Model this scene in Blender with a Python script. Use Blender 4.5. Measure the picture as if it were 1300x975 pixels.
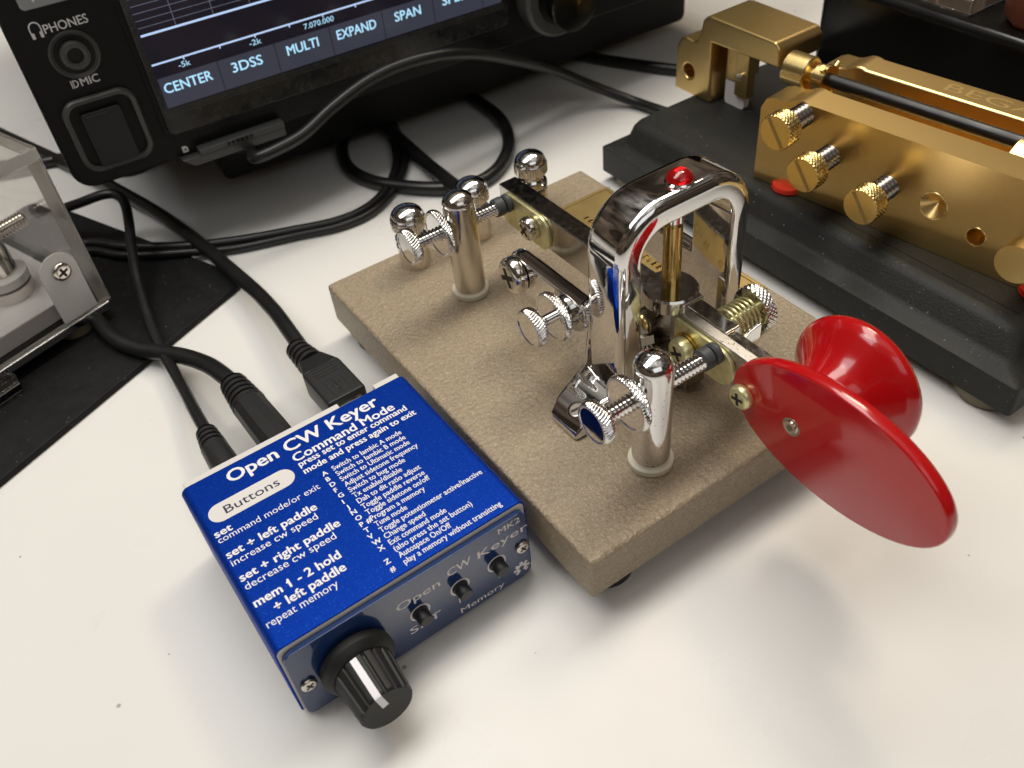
import bpy, bmesh, math, random
from mathutils import Matrix, Vector
random.seed(7)
S = 0.001                      # everything below is written in millimetres
PI = math.pi
for o in list(bpy.data.objects): bpy.data.objects.remove(o)
C = bpy.context.scene.collection
sc = bpy.context.scene

# ------------------------------------------------------------------ camera
R = ((0.81927094, -0.56681751, -0.08667771), (-0.44527044, -0.53363854, -0.71900218), (0.36128846, 0.62765262, -0.68958164))
cam = bpy.data.cameras.new('camera'); cam_o = bpy.data.objects.new('camera', cam); C.objects.link(cam_o)
M = Matrix.Identity(4)
for i in range(3):
    M[i][0] = R[0][i]; M[i][1] = -R[1][i]; M[i][2] = -R[2][i]
for i, v in enumerate((-58.6745, -194.756, 161.7136)): M[i][3] = v * S
cam_o.matrix_world = M
cam.sensor_width = 36; cam.lens = 1146.612 / 1300 * 36
cam.clip_start = 0.005; cam.clip_end = 50
cam.dof.use_dof = True; cam.dof.focus_distance = 0.195; cam.dof.aperture_fstop = 26
sc.camera = cam_o

# ------------------------------------------------------------------ world: a dim warm room
W = bpy.data.worlds.new('World'); sc.world = W; W.use_nodes = True
nt = W.node_tree; bg = nt.nodes['Background']
tc = nt.nodes.new('ShaderNodeTexCoord'); sx = nt.nodes.new('ShaderNodeSeparateXYZ')
nt.links.new(tc.outputs['Generated'], sx.inputs[0])
rp = nt.nodes.new('ShaderNodeValToRGB'); nt.links.new(sx.outputs['Z'], rp.inputs[0])
e = rp.color_ramp.elements
e[0].position = 0.0; e[0].color = (0.05, 0.036, 0.025, 1)
e[1].position = 1.0; e[1].color = (0.55, 0.52, 0.47, 1)
for p, c in ((0.30, (0.075, 0.054, 0.037, 1)), (0.66, (0.055, 0.042, 0.033, 1)), (0.80, (0.20, 0.185, 0.165, 1))):
    q = e.new(p); q.color = c
nz = nt.nodes.new('ShaderNodeTexNoise'); nz.inputs['Scale'].default_value = 5.0; nz.inputs['Detail'].default_value = 4
nt.links.new(tc.outputs['Generated'], nz.inputs['Vector'])
mr = nt.nodes.new('ShaderNodeMapRange'); nt.links.new(nz.outputs[0], mr.inputs[0])
mr.inputs[1].default_value = 0.3; mr.inputs[2].default_value = 0.7; mr.inputs[3].default_value = 0.25; mr.inputs[4].default_value = 2.0
mx = nt.nodes.new('ShaderNodeMix'); mx.data_type = 'RGBA'; mx.blend_type = 'MULTIPLY'; mx.inputs[0].default_value = 1
nt.links.new(rp.outputs[0], mx.inputs[6]); nt.links.new(mr.outputs[0], mx.inputs[7])
vo = nt.nodes.new('ShaderNodeTexVoronoi'); vo.distance = 'CHEBYCHEV'; vo.inputs['Scale'].default_value = 6.5; nt.links.new(tc.outputs['Generated'], vo.inputs['Vector'])
sp = nt.nodes.new('ShaderNodeSeparateColor'); nt.links.new(vo.outputs['Color'], sp.inputs[0])
m2 = nt.nodes.new('ShaderNodeMapRange'); nt.links.new(sp.outputs[0], m2.inputs[0]); m2.inputs[3].default_value = 0.35; m2.inputs[4].default_value = 1.75
mx2 = nt.nodes.new('ShaderNodeMix'); mx2.data_type = 'RGBA'; mx2.blend_type = 'MULTIPLY'; mx2.inputs[0].default_value = 1
nt.links.new(mx.outputs[2], mx2.inputs[6]); nt.links.new(m2.outputs[0], mx2.inputs[7])
nt.links.new(mx2.outputs[2], bg.inputs[0]); bg.inputs[1].default_value = 0.8

# ------------------------------------------------------------------ lamps
def area(name, loc, target, sx_, sy_, power, col):
    l = bpy.data.lights.new(name, 'AREA'); l.shape = 'RECTANGLE'; l.size = sx_ * S; l.size_y = sy_ * S
    l.energy = power; l.color = col
    o = bpy.data.objects.new(name, l); C.objects.link(o); o.location = Vector(loc) * S
    d = (Vector(target) - Vector(loc)).normalized()
    o.rotation_euler = d.to_track_quat('-Z', 'Y').to_euler()
    return o
area('ceiling_lamp', (-10, 130, 860), (20, -40, 0), 900, 300, 5.7, (1.0, 0.96, 0.90))
area('desk_lamp', (480, 130, 720), (40, -40, 0), 180, 140, 1.7, (1.0, 0.84, 0.64))
area('side_lamp', (-480, 110, 780), (0, -40, 0), 320, 200, 0.9, (0.98, 0.98, 1.0))
area('front_fill', (-150, -1000, 1000), (10, -60, 0), 1000, 600, 1.7, (0.95, 0.98, 1.0))  # added fill from the front, lifts the darker front faces
sc.view_settings.view_transform = 'Standard'; sc.view_settings.look = 'None'
sc.view_settings.exposure = 0.0; sc.view_settings.gamma = 1
sc.render.engine = 'CYCLES'
sc.cycles.max_bounces = 10; sc.cycles.glossy_bounces = 6; sc.cycles.transmission_bounces = 8; sc.cycles.transparent_max_bounces = 10
sc.cycles.use_denoising = True; sc.cycles.sample_clamp_indirect = 6

# ------------------------------------------------------------------ materials
def pbr(name, col, rough=0.5, metal=0.0, var=0.0, vscale=0.3, bump=0.0, bscale=2.0, rvar=0.0, rscale=0.2,
        spec=0.5, coat=0.0, trans=0.0, ior=1.5, emit=None, estr=1.0, col2=None, bdist=0.1, detail=5, stretch=None):
    m = bpy.data.materials.new(name); m.use_nodes = True
    n = m.node_tree; b = n.nodes['Principled BSDF']
    b.inputs['Base Color'].default_value = (*col, 1); b.inputs['Roughness'].default_value = rough
    b.inputs['Metallic'].default_value = metal; b.inputs['Specular IOR Level'].default_value = spec
    b.inputs['Coat Weight'].default_value = coat; b.inputs['Coat Roughness'].default_value = 0.04
    b.inputs['Transmission Weight'].default_value = trans; b.inputs['IOR'].default_value = ior
    if emit: b.inputs['Emission Color'].default_value = (*emit, 1); b.inputs['Emission Strength'].default_value = estr
    t = n.nodes.new('ShaderNodeTexCoord'); mp = n.nodes.new('ShaderNodeMapping'); mp.inputs['Scale'].default_value = (1000,) * 3
    n.links.new(t.outputs['Object'], mp.inputs[0])
    mb = mp
    if stretch: mb = n.nodes.new('ShaderNodeMapping'); mb.inputs['Scale'].default_value = tuple(1000 * q for q in stretch); n.links.new(t.outputs['Object'], mb.inputs[0])
    def noise(s, d=detail, mp=mp):
        z = n.nodes.new('ShaderNodeTexNoise'); z.inputs['Scale'].default_value = s; z.inputs['Detail'].default_value = d
        n.links.new(mp.outputs[0], z.inputs['Vector']); return z.outputs[0]
    def rng(src, a, b_, lo=0.3, hi=0.7):
        r = n.nodes.new('ShaderNodeMapRange'); n.links.new(src, r.inputs[0])
        r.inputs[1].default_value = lo; r.inputs[2].default_value = hi; r.inputs[3].default_value = a; r.inputs[4].default_value = b_
        return r.outputs[0]
    if var or col2:
        x = n.nodes.new('ShaderNodeMix'); x.data_type = 'RGBA'; n.links.new(rng(noise(vscale), 0, 1), x.inputs[0])
        c2 = col2 or tuple(c * (1 - var) for c in col)
        x.inputs[6].default_value = (*col, 1); x.inputs[7].default_value = (*c2, 1); n.links.new(x.outputs[2], b.inputs['Base Color'])
    if rvar: n.links.new(rng(noise(rscale), max(0.0, rough - rvar), rough + rvar), b.inputs['Roughness'])
    if bump:
        k = n.nodes.new('ShaderNodeBump'); k.inputs['Strength'].default_value = bump; k.inputs['Distance'].default_value = bdist * S
        n.links.new(noise(bscale, mp=mb), k.inputs['Height']); n.links.new(k.outputs[0], b.inputs['Normal'])
    m['b'] = 1
    return m
def flakes(m, scale, lo, hi, add):           # flake sparkle and specks put into the colour: random cells mixed lighter
    n = m.node_tree; b = n.nodes['Principled BSDF']
    mp = [x for x in n.nodes if x.type == 'MAPPING'][0]
    v = n.nodes.new('ShaderNodeTexVoronoi'); v.inputs['Scale'].default_value = scale; n.links.new(mp.outputs[0], v.inputs['Vector'])
    s = n.nodes.new('ShaderNodeSeparateColor'); n.links.new(v.outputs['Color'], s.inputs[0])
    r = n.nodes.new('ShaderNodeMapRange'); n.links.new(s.outputs[0], r.inputs[0]); r.inputs[1].default_value = lo; r.inputs[2].default_value = hi
    x = n.nodes.new('ShaderNodeMix'); x.data_type = 'RGBA'; n.links.new(r.outputs[0], x.inputs[0])
    src = b.inputs['Base Color']
    if src.is_linked: n.links.new(src.links[0].from_socket, x.inputs[6])
    else: x.inputs[6].default_value = src.default_value
    x.inputs[7].default_value = (*add, 1); n.links.new(x.outputs[2], src)
    return m

m_table = pbr('white_laminate', (0.785, 0.775, 0.745), 0.34, var=0.05, vscale=0.012, rvar=0.10, rscale=0.035, spec=0.3, bump=0.04, bscale=0.4)
def specks(m, scale, size, keep, col):
    n = m.node_tree; b = n.nodes['Principled BSDF']; mp = [x for x in n.nodes if x.type == 'MAPPING'][0]
    v = n.nodes.new('ShaderNodeTexVoronoi'); v.inputs['Scale'].default_value = scale; n.links.new(mp.outputs[0], v.inputs['Vector'])
    sp = n.nodes.new('ShaderNodeSeparateColor'); n.links.new(v.outputs['Color'], sp.inputs[0])
    g = n.nodes.new('ShaderNodeMath'); g.operation = 'GREATER_THAN'; n.links.new(sp.outputs[0], g.inputs[0]); g.inputs[1].default_value = keep
    sz = n.nodes.new('ShaderNodeMath'); sz.operation = 'MULTIPLY'; n.links.new(sp.outputs[1], sz.inputs[0]); sz.inputs[1].default_value = size
    l = n.nodes.new('ShaderNodeMath'); l.operation = 'LESS_THAN'; n.links.new(v.outputs['Distance'], l.inputs[0]); n.links.new(sz.outputs[0], l.inputs[1])
    a = n.nodes.new('ShaderNodeMath'); a.operation = 'MULTIPLY'; n.links.new(g.outputs[0], a.inputs[0]); n.links.new(l.outputs[0], a.inputs[1])
    x = n.nodes.new('ShaderNodeMix'); x.data_type = 'RGBA'; n.links.new(a.outputs[0], x.inputs[0]); src = b.inputs['Base Color']
    if src.is_linked: n.links.new(src.links[0].from_socket, x.inputs[6])
    else: x.inputs[6].default_value = src.default_value
    x.inputs[7].default_value = (*col, 1); n.links.new(x.outputs[2], src); return m
specks(m_table, 0.11, 0.055, 0.45, (0.42, 0.39, 0.34)); specks(m_table, 0.05, 0.012, 0.6, (0.30, 0.27, 0.23))
m_base = flakes(pbr('tan_wrinkle_paint', (0.345, 0.272, 0.182), 0.42, col2=(0.275, 0.217, 0.145), vscale=1.1, bump=0.9, bscale=1.0, bdist=0.6, spec=0.5, detail=3), 4.6, 0.82, 0.95, (0.47, 0.385, 0.265))
m_chrome = pbr('bright_chrome', (0.80, 0.79, 0.78), 0.05, 1, rvar=0.03, rscale=0.6, bump=0.03, bscale=1.2)
m_pit = pbr('pitted_chrome', (0.78, 0.77, 0.76), 0.07, 1, rvar=0.05, rscale=0.8, bump=0.12, bscale=2.4, bdist=0.05)
m_nickel = pbr('worn_nickel', (0.72, 0.68, 0.62), 0.14, 1, rvar=0.07, rscale=0.5, bump=0.04, bscale=2.0)
m_steel = pbr('lever_steel', (0.60, 0.58, 0.54), 0.12, 1, rvar=0.05, rscale=0.7, bump=0.015, bscale=2)
m_rough = pbr('sawn_steel', (0.50, 0.48, 0.45), 0.34, 1, rvar=0.1, rscale=1, bump=0.4, bscale=4)
m_pass = pbr('yellow_passivated_steel', (0.85, 0.80, 0.44), 0.34, 0.75, var=0.2, vscale=0.6, rvar=0.08)
m_brassp = pbr('aged_brass', (0.62, 0.43, 0.15), 0.26, 1, var=0.25, vscale=0.7, rvar=0.08)
m_plate = pbr('brass_plate', (0.46, 0.34, 0.14), 0.42, 0.9, var=0.12, vscale=0.3, rvar=0.04)
m_nylon = pbr('cream_nylon', (0.80, 0.75, 0.60), 0.4, trans=0.1)
m_red = pbr('glossy_red_plastic', (0.48, 0.006, 0.008), 0.14, coat=0.5, spec=0.5, rvar=0.05, rscale=0.15, bump=0.02, bscale=0.5)
specks(m_pit, 1.3, 0.22, 0.45, (0.10, 0.09, 0.08)); specks(m_chrome, 0.9, 0.10, 0.6, (0.25, 0.23, 0.21)); specks(m_red, 0.45, 0.035, 0.5, (0.55, 0.22, 0.20))
m_jewel = pbr('red_jewel', (0.85, 0.01, 0.012), 0.03, trans=0.75, ior=1.5, coat=0.5)
m_rubber = pbr('black_rubber', (0.012, 0.012, 0.012), 0.55, bump=0.1, bscale=3)
m_grub = pbr('grey_rubber', (0.055, 0.06, 0.065), 0.5)
m_dark = pbr('dark_recess', (0.02, 0.016, 0.012), 0.6)
m_blue = flakes(pbr('blue_metallic_paint', (0.001, 0.033, 0.31), 0.46, 0.6, spec=0.1, bump=0.10, bscale=6), 8.0, 0.93, 0.99, (0.02, 0.10, 0.55))
m_alu = pbr('raw_aluminium', (0.72, 0.70, 0.67), 0.45, 0.1, bump=0.15, bscale=3)
m_panel = pbr('navy_circuit_board', (0.010, 0.036, 0.135), 0.05, ior=1.95, spec=0.5)
m_silk = pbr('silkscreen_white', (0.85, 0.80, 0.80), 0.5)
m_white = pbr('white_print', (0.82, 0.82, 0.84), 0.5)
m_point = pbr('pointer_white', (0.90, 0.88, 0.92), 0.5)
m_capmetal = pbr('black_anodised_metal', (0.07, 0.068, 0.065), 0.22, 1)
m_navy = pbr('navy_print', (0.01, 0.014, 0.07), 0.4)
m_pill = pbr('pale_label', (0.72, 0.70, 0.68), 0.5)
m_knob = pbr('black_knob_plastic', (0.014, 0.014, 0.014), 0.46, bump=0.08, bscale=5, spec=0.3)
m_btn = pbr('black_button_plastic', (0.022, 0.022, 0.024), 0.42, bump=0.05, bscale=5)
m_cable = pbr('black_cable_sheath', (0.010, 0.010, 0.010), 0.36, rvar=0.08, rscale=0.15, spec=0.5, bump=0.04, bscale=2)
m_plug = pbr('black_plug_plastic', (0.018, 0.018, 0.018), 0.40, bump=0.06, bscale=5)
m_mat = flakes(pbr('speckled_slate_mat', (0.012, 0.012, 0.0125), 0.6, col2=(0.006, 0.006, 0.0065), vscale=0.25, bump=0.2, bscale=1.2, spec=0.2), 2.6, 0.993, 0.9999, (0.09, 0.09, 0.09))
m_gold = pbr('satin_brass', (0.80, 0.58, 0.24), 0.33, 1, var=0.03, vscale=0.5, bump=0.02, bscale=8, bdist=0.03)
m_engr = pbr('engraved_brass', (0.50, 0.36, 0.15), 0.5, 1)
m_gold2 = pbr('knurled_brass', (0.90, 0.69, 0.30), 0.26, 1)
m_keybase = flakes(pbr('black_textured_base', (0.019, 0.020, 0.019), 0.46, col2=(0.024, 0.024, 0.022), vscale=0.15, bump=0.55, bscale=1.6, bdist=0.2, spec=0.22), 3.0, 0.996, 0.9999, (0.15, 0.15, 0.15))
m_darkst = pbr('dark_screw_steel', (0.32, 0.29, 0.25), 0.25, 1)
m_radio = pbr('radio_black_plastic', (0.006, 0.006, 0.006), 0.42, bump=0.1, bscale=6, spec=0.22)
m_radio2 = pbr('radio_grey_plastic', (0.062, 0.064, 0.062), 0.36, bump=0.1, bscale=6)
m_glassb = pbr('black_bezel_glass', (0.014, 0.014, 0.014), 0.22, spec=0.5, col2=(0.030, 0.029, 0.027), vscale=0.3, rvar=0.12, rscale=0.5)
m_key = pbr('silver_key_plastic', (0.28, 0.29, 0.30), 0.3, 0.5)
m_hole = pbr('black_hole', (0.002, 0.002, 0.002), 0.7)
m_scr = pbr('lit_display', (0.01, 0.01, 0.012), 0.12, emit=(0.009, 0.007, 0.014), estr=0.75, spec=0.25)
m_menu = pbr('lit_menu_strip', (0.01, 0.01, 0.012), 0.12, emit=(0.050, 0.054, 0.078), estr=0.75, spec=0.25)
m_line = pbr('lit_trace', (0.01, 0.01, 0.01), 0.3, emit=(0.50, 0.66, 0.95), estr=1.0)
m_grid = pbr('lit_grid', (0.01, 0.01, 0.01), 0.3, emit=(0.18, 0.20, 0.28), estr=0.8)
m_ltext = pbr('lit_text', (0.01, 0.01, 0.01), 0.3, emit=(0.42, 0.74, 0.98), estr=1.1)
m_acryl = pbr('clear_acrylic', (0.93, 0.92, 0.90), 0.02, trans=1.0, ior=1.49)
m_frost = pbr('sawn_acrylic_edge', (0.80, 0.77, 0.73), 0.32, trans=0.5, ior=1.2, bump=0.3, bscale=1.2, spec=0.6)
m_tab = pbr('milky_plastic_tab', (0.78, 0.77, 0.76), 0.35)
m_sill = pbr('pale_base_plate', (0.74, 0.71, 0.72), 0.35)
m_foot = pbr('olive_rubber', (0.13, 0.115, 0.07), 0.5)
m_case = pbr('black_lacquer', (0.006, 0.006, 0.006), 0.16, spec=0.5, rvar=0.05, rscale=0.05)
m_amber = pbr('amber_resin', (0.35, 0.12, 0.07), 0.25, trans=0.5, bump=0.5, bscale=0.6)
m_ledred = pbr('red_felt', (0.65, 0.03, 0.015), 0.35)

# ------------------------------------------------------------------ builders
def root_of(o):
    while o.parent: o = o.parent
    return o
def thing(name, label, cat, loc, rotz=0, group=None):
    o = bpy.data.objects.new(name, None); C.objects.link(o); o.empty_display_size = 0.005
    o.location = Vector(loc) * S; o.rotation_euler = (0, 0, rotz); o['label'] = label; o['category'] = cat
    if group: o['group'] = group
    return o
def frame(o, x, y=None, z=None):
    x = Vector(x).normalized()
    z = Vector(z or (0, 0, 1)).normalized(); y = Vector(y).normalized() if y else z.cross(x)
    m = Matrix.Identity(4)
    for i in range(3): m[i][0] = x[i]; m[i][1] = y[i]; m[i][2] = z[i]; m[i][3] = o[i]
    return m
def axes(d):
    d = Vector(d).normalized(); u = d.cross(Vector((0, 0, 1)))
    if u.length < 1e-3: u = Vector((1, 0, 0))
    u.normalize(); return d, u, d.cross(u).normalized()
def rrect(a0, a1, b0, b1, r, seg=5):
    rs = r if isinstance(r, (list, tuple)) else (r,) * 4      # order: (a1,b0) (a1,b1) (a0,b1) (a0,b0)
    out = []
    for (ca, cb, s0), q in zip((((a1, b0, -PI / 2)), ((a1, b1, 0)), ((a0, b1, PI / 2)), ((a0, b0, PI))), rs):
        ka = ca - q if ca == a1 else ca + q; kb = cb - q if cb == b1 else cb + q
        if q <= 0: out.append((ca, cb)); continue
        for i in range(seg + 1):
            t = s0 + PI / 2 * i / seg; out.append((ka + q * math.cos(t), kb + q * math.sin(t)))
    return out
def smooth_path(pts, n=8):
    P = [Vector(p) for p in pts]; out = []
    for i in range(len(P) - 1):
        a = P[max(i - 1, 0)]; b = P[i]; c = P[i + 1]; d = P[min(i + 2, len(P) - 1)]
        for k in range(n):
            t = k / n
            out.append(0.5 * (2 * b + (c - a) * t + (2 * a - 5 * b + 4 * c - d) * t * t + (3 * b - a - 3 * c + d) * t ** 3))
    out.append(P[-1]); return out

class MB:
    def __init__(s, M=None): s.bm = bmesh.new(); s.M = M or Matrix.Identity(4); s.mi = 0
    def v(s, p): return s.bm.verts.new(s.M @ Vector(p))
    def f(s, vs):
        try:
            q = s.bm.faces.new(vs); q.material_index = s.mi; return q
        except ValueError: return None
    def box(s, x0, x1, y0, y1, z0, z1):
        v = [s.v((x, y, z)) for z in (z0, z1) for x, y in ((x0, y0), (x1, y0), (x1, y1), (x0, y1))]
        for q in ((3, 2, 1, 0), (4, 5, 6, 7), (0, 1, 5, 4), (1, 2, 6, 5), (2, 3, 7, 6), (3, 0, 4, 7)): s.f([v[i] for i in q])
        return s
    def prism(s, poly, ax, d0, d1, scale=1.0):
        mk = {'x': lambda a, b, d: (d, a, b), 'y': lambda a, b, d: (a, d, b), 'z': lambda a, b, d: (a, b, d)}[ax]
        ca = sum(p[0] for p in poly) / len(poly); cb = sum(p[1] for p in poly) / len(poly)
        A = [s.v(mk(a, b, d0)) for a, b in poly]
        B = [s.v(mk(ca + (a - ca) * scale, cb + (b - cb) * scale, d1)) for a, b in poly]
        s.f(A[::-1]); s.f(B)
        for i in range(len(poly)): j = (i + 1) % len(poly); s.f([A[i], A[j], B[j], B[i]])
        return s
    def lathe(s, prof, o, d, seg=32, fn=None, caps=True):
        d, u, w = axes(d); o = Vector(o); rings = []
        for r, h in prof:
            ring = []
            for k in range(seg):
                t = 2 * PI * k / seg; rr = fn(r, h, t, k) if fn else r
                ring.append(s.v(o + d * h + (u * math.cos(t) + w * math.sin(t)) * rr))
            rings.append(ring)
        for a, b in zip(rings, rings[1:]):
            for k in range(seg): j = (k + 1) % seg; s.f([a[k], a[j], b[j], b[k]])
        if caps: s.f(rings[0][::-1]); s.f(rings[-1])
        return s
    def cyl(s, o, d, r, h, seg=32, r2=None, ch=0.0):
        r2 = r if r2 is None else r2
        if ch: return s.lathe([(r - ch, 0), (r, ch), (r2, h - ch), (r2 - ch, h)], o, d, seg)
        return s.lathe([(r, 0), (r2, h)], o, d, seg)
    def dome(s, o, d, r, h, seg=32, n=8):
        return s.lathe([(max(r * math.cos(PI / 2 * i / n), 0.02), h * math.sin(PI / 2 * i / n)) for i in range(n + 1)], o, d, seg)
    def thread(s, o, d, r, L, pitch=0.7, depth=0.32, seg=24):
        n = max(2, int(L / pitch)); prof = []
        for i in range(n):
            h = L * i / n; p = L / n
            prof += [(r - depth, h), (r - depth * .2, h + p * .38), (r, h + p * .5), (r - depth * .2, h + p * .62)]
        prof.append((r - depth, L)); return s.lathe(prof, o, d, seg)
    def knurl(s, o, d, r, h, teeth=40, depth=0.35, twist=0.0, rim=0.35, bulge=0.0):
        rows = 8; prof = [(r - rim * 1.6 - .55, .14), (r - rim * 1.6 - .45, 0), (r - rim * 1.6, 0)] + [(r - depth, h * (0.06 + .88 * i / rows)) for i in range(rows + 1)] + [(r - rim * 1.6, h)]
        def fn(rr, hh, t, k):
            if rr <= r - rim * 1.6 + 1e-6: return rr
            q = hh / h
            g = 0.5 + 0.5 * math.cos(teeth * (t + twist * q)); e_ = math.sqrt(max(0, 1 - (2 * q - 1) ** 2 * .9))
            return r - depth - bulge * (1 - e_) + depth * g ** .7 * (e_ if bulge else min(1, 6 * q, 6 * (1 - q)))
        return s.lathe(prof, o, d, teeth * 5, fn)
    def diamond(s, o, d, r, h, teeth=36, depth=0.35, rim=.4):
        rows = 14; prof = [(r - rim, 0)] + [(r - depth, h * (0.05 + .9 * i / rows)) for i in range(rows + 1)] + [(r - rim, h)]
        def fn(rr, hh, t, k):
            if rr == r - rim: return rr
            tw = 2 * PI / teeth * (h / (2 * PI * r / teeth)) * hh / h
            return rr + depth * (0.5 + 0.25 * math.cos(teeth * (t + tw)) + 0.25 * math.cos(teeth * (t - tw)))
        return s.lathe(prof, o, d, teeth * 5, fn)
    def tube(s, pts, r, seg=14, n=8, smooth=True, caps=True):
        P = smooth_path(pts, n) if smooth else [Vector(p) for p in pts]
        rr = r if callable(r) else (lambda t: r)
        T = [(P[min(i + 1, len(P) - 1)] - P[max(i - 1, 0)]).normalized() for i in range(len(P))]
        _, u, _ = axes(T[0]); rings = []
        for i, (p, t) in enumerate(zip(P, T)):
            u = (u - t * u.dot(t)).normalized(); w = t.cross(u); q = rr(i / (len(P) - 1))
            rings.append([s.v(p + (u * math.cos(2 * PI * k / seg) + w * math.sin(2 * PI * k / seg)) * q) for k in range(seg)])
        for a, b in zip(rings, rings[1:]):
            for k in range(seg): j = (k + 1) % seg; s.f([a[k], a[j], b[j], b[k]])
        if caps: s.f(rings[0][::-1]); s.f(rings[-1])
        return s
    def flat(s, poly, ax, d):
        mk = {'x': lambda a, b: (d, a, b), 'y': lambda a, b: (a, d, b), 'z': lambda a, b: (a, b, d)}[ax]
        s.f([s.v(mk(a, b)) for a, b in poly]); return s
    def text(s, t, a, b, ax, d, h, width=None, bold=0.0, mono=False, sp=1.0, heavy=0.0, rot=0):
        """flat lettering, baseline start (a,b), cap height h, on the plane axis=d; x of text along first axis"""
        cu = bpy.data.curves.new('t', 'FONT'); cu.body = t; cu.size = 1; cu.offset = bold; cu.space_character = sp; cu.resolution_u = 3
        o = bpy.data.objects.new('t', cu); C.objects.link(o); dg = bpy.context.evaluated_depsgraph_get(); dg.update()
        me = bpy.data.meshes.new_from_object(o.evaluated_get(dg)); bpy.data.objects.remove(o)
        k = h / 0.70                     # cap height of the built-in font
        xs = [v.co.x for v in me.vertices]; w = (max(xs) - min(xs)); kx = width / w if width else k
        x0 = min(xs); mk = {'x': lambda p, q: (d, p, q), 'y': lambda p, q: (p, d, q), 'z': lambda p, q: (p, q, d)}[ax]
        sg = -1 if ax == 'y' else 1                        # heavier letters: a few copies a hair apart
        for n_, (dx, dy) in enumerate(((0, 0), (heavy, 0), (-heavy, 0), (0, heavy * .7), (0, -heavy * .7)) if heavy else ((0, 0),)):
            vs = []; d_ = d + sg * .002 * n_; mk = {'x': lambda p, q: (d_, p, q), 'y': lambda p, q: (p, d_, q), 'z': lambda p, q: (p, q, d_)}[ax]
            for v in me.vertices: vs.append(s.v(mk(a + (v.co.x - x0) * kx + dx, b + v.co.y * k + dy)))
            for f in me.polygons: s.f([vs[i] for i in f.vertices])
        bpy.data.meshes.remove(me); return s
    def build(s, name, mats, parent=None, bevel=0.0, ang=32, seg=2, origin=(0, 0, 0), label=None, cat=None, kind=None, recalc=True, group=None):
        bm = s.bm
        if recalc: bmesh.ops.recalc_face_normals(bm, faces=bm.faces[:])
        if parent is not None:
            r = root_of(parent); inv = Matrix.Rotation(-r.rotation_euler.z, 4, 'Z'); o0 = Vector(r.location) / S
        else: inv = Matrix.Identity(4); o0 = Vector(origin)
        for v in bm.verts: v.co = (inv @ (v.co - o0)) * S
        lim = math.radians(ang)
        for f in bm.faces: f.smooth = len(f.verts) < 9
        if not bevel:
            for e in bm.edges:
                if len(e.link_faces) == 2 and e.calc_face_angle(0) > lim: e.smooth = False
        me = bpy.data.meshes.new(name); bm.to_mesh(me); bm.free()
        for m in (mats if isinstance(mats, (list, tuple)) else [mats]): me.materials.append(m)
        ob = bpy.data.objects.new(name, me); C.objects.link(ob)
        if parent is not None: ob.parent = parent
        else: ob.location = o0 * S
        if bevel:
            b = ob.modifiers.new('bevel', 'BEVEL'); b.width = bevel * S; b.segments = seg; b.limit_method = 'ANGLE'; b.angle_limit = lim
            b.harden_normals = True; b.use_clamp_overlap = True
        if label: ob['label'] = label
        if cat: ob['category'] = cat
        if kind: ob['kind'] = kind
        if group: ob['group'] = group
        return ob

def cut(ob, mb):
    """drill the closed shape mb out of the part ob"""
    k = mb.build('cutter', m_plate); mods = ob.modifiers; bv = [(m.width, m.segments, m.angle_limit) for m in mods]; mods.clear()
    r = root_of(ob); inv = Matrix.Rotation(-r.rotation_euler.z, 4, 'Z') @ Matrix.Translation(-r.location)
    for v in k.data.vertices: v.co = inv @ v.co
    k.parent = ob
    bo = mods.new('b', 'BOOLEAN'); bo.object = k; bo.operation = 'DIFFERENCE'; bo.solver = 'EXACT'
    dg = bpy.context.evaluated_depsgraph_get(); dg.update(); me = bpy.data.meshes.new_from_object(ob.evaluated_get(dg)); mods.clear(); ob.data = me
    bpy.data.objects.remove(k)
    for w, sg, al in bv:
        b = mods.new('bevel', 'BEVEL'); b.width = w; b.segments = sg; b.limit_method = 'ANGLE'; b.angle_limit = al; b.harden_normals = True
def pan_screw(name, o, d, r, h, mat, parent, slot='cross', rot=0.3):
    """a round-headed screw, head standing on o and facing along d, with its driver recess as a part"""
    m = MB(); d_, u, w = axes(d)
    n = 6; prof = [(r * .94, 0), (r, h * .12), (r, h * .45)] + [(r * (0.62 + .38 * math.cos(PI / 2 * i / n)), h * (.45 + .55 * math.sin(PI / 2 * i / n))) for i in range(1, n + 1)]
    m.lathe(prof, o, d, 32); ob = m.build(name, mat, parent, ang=50)
    k = MB(); o = Vector(o); c, s_ = math.cos(rot), math.sin(rot); a = u * c + w * s_; b = w * c - u * s_
    top = o + d_ * (h + 0.02)
    for p, q in ((a, b), (b, a)):
        L, t = r * .56, r * .14
        vs = [k.v(top + p * x + q * y) for x, y in ((-L, -t), (L, -t), (L, t), (-L, t))]; k.f(vs)
        top = top + d_ * 0.004
        if slot == 'slot': break
    k.build('recess', m_dark, ob, recalc=False)
    return ob

# ================================================================== THE SETTING
t = MB(); t.box(-900, 1500, -900, 1100, -25, 0)
t.build('table_top', m_table, bevel=0.5, kind='structure', label='white laminate table top')
mp_ = [(-10.7, 41.5), (-69.3, 14.5), (-140, -18), (-186, 74), (-52, 140)]
def round_poly(P, r, n=4):
    out = []
    for i, p in enumerate(P):
        p = Vector(p); a = Vector(P[i - 1]); b = Vector(P[(i + 1) % len(P)])
        p0 = p + (a - p).normalized() * r; p1 = p + (b - p).normalized() * r
        for k in range(n + 1):
            q = k / n; out.append(tuple((1 - q) ** 2 * p0 + 2 * q * (1 - q) * p + q * q * p1))
    return out
t = MB(); t.prism(round_poly(mp_, 4), 'z', 0.004, 2.0)
t.build('desk_mat', m_mat, bevel=0.5, origin=(-80, 50, 0), label='dark speckled desk mat under the clear cased key', cat='mat')

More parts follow.
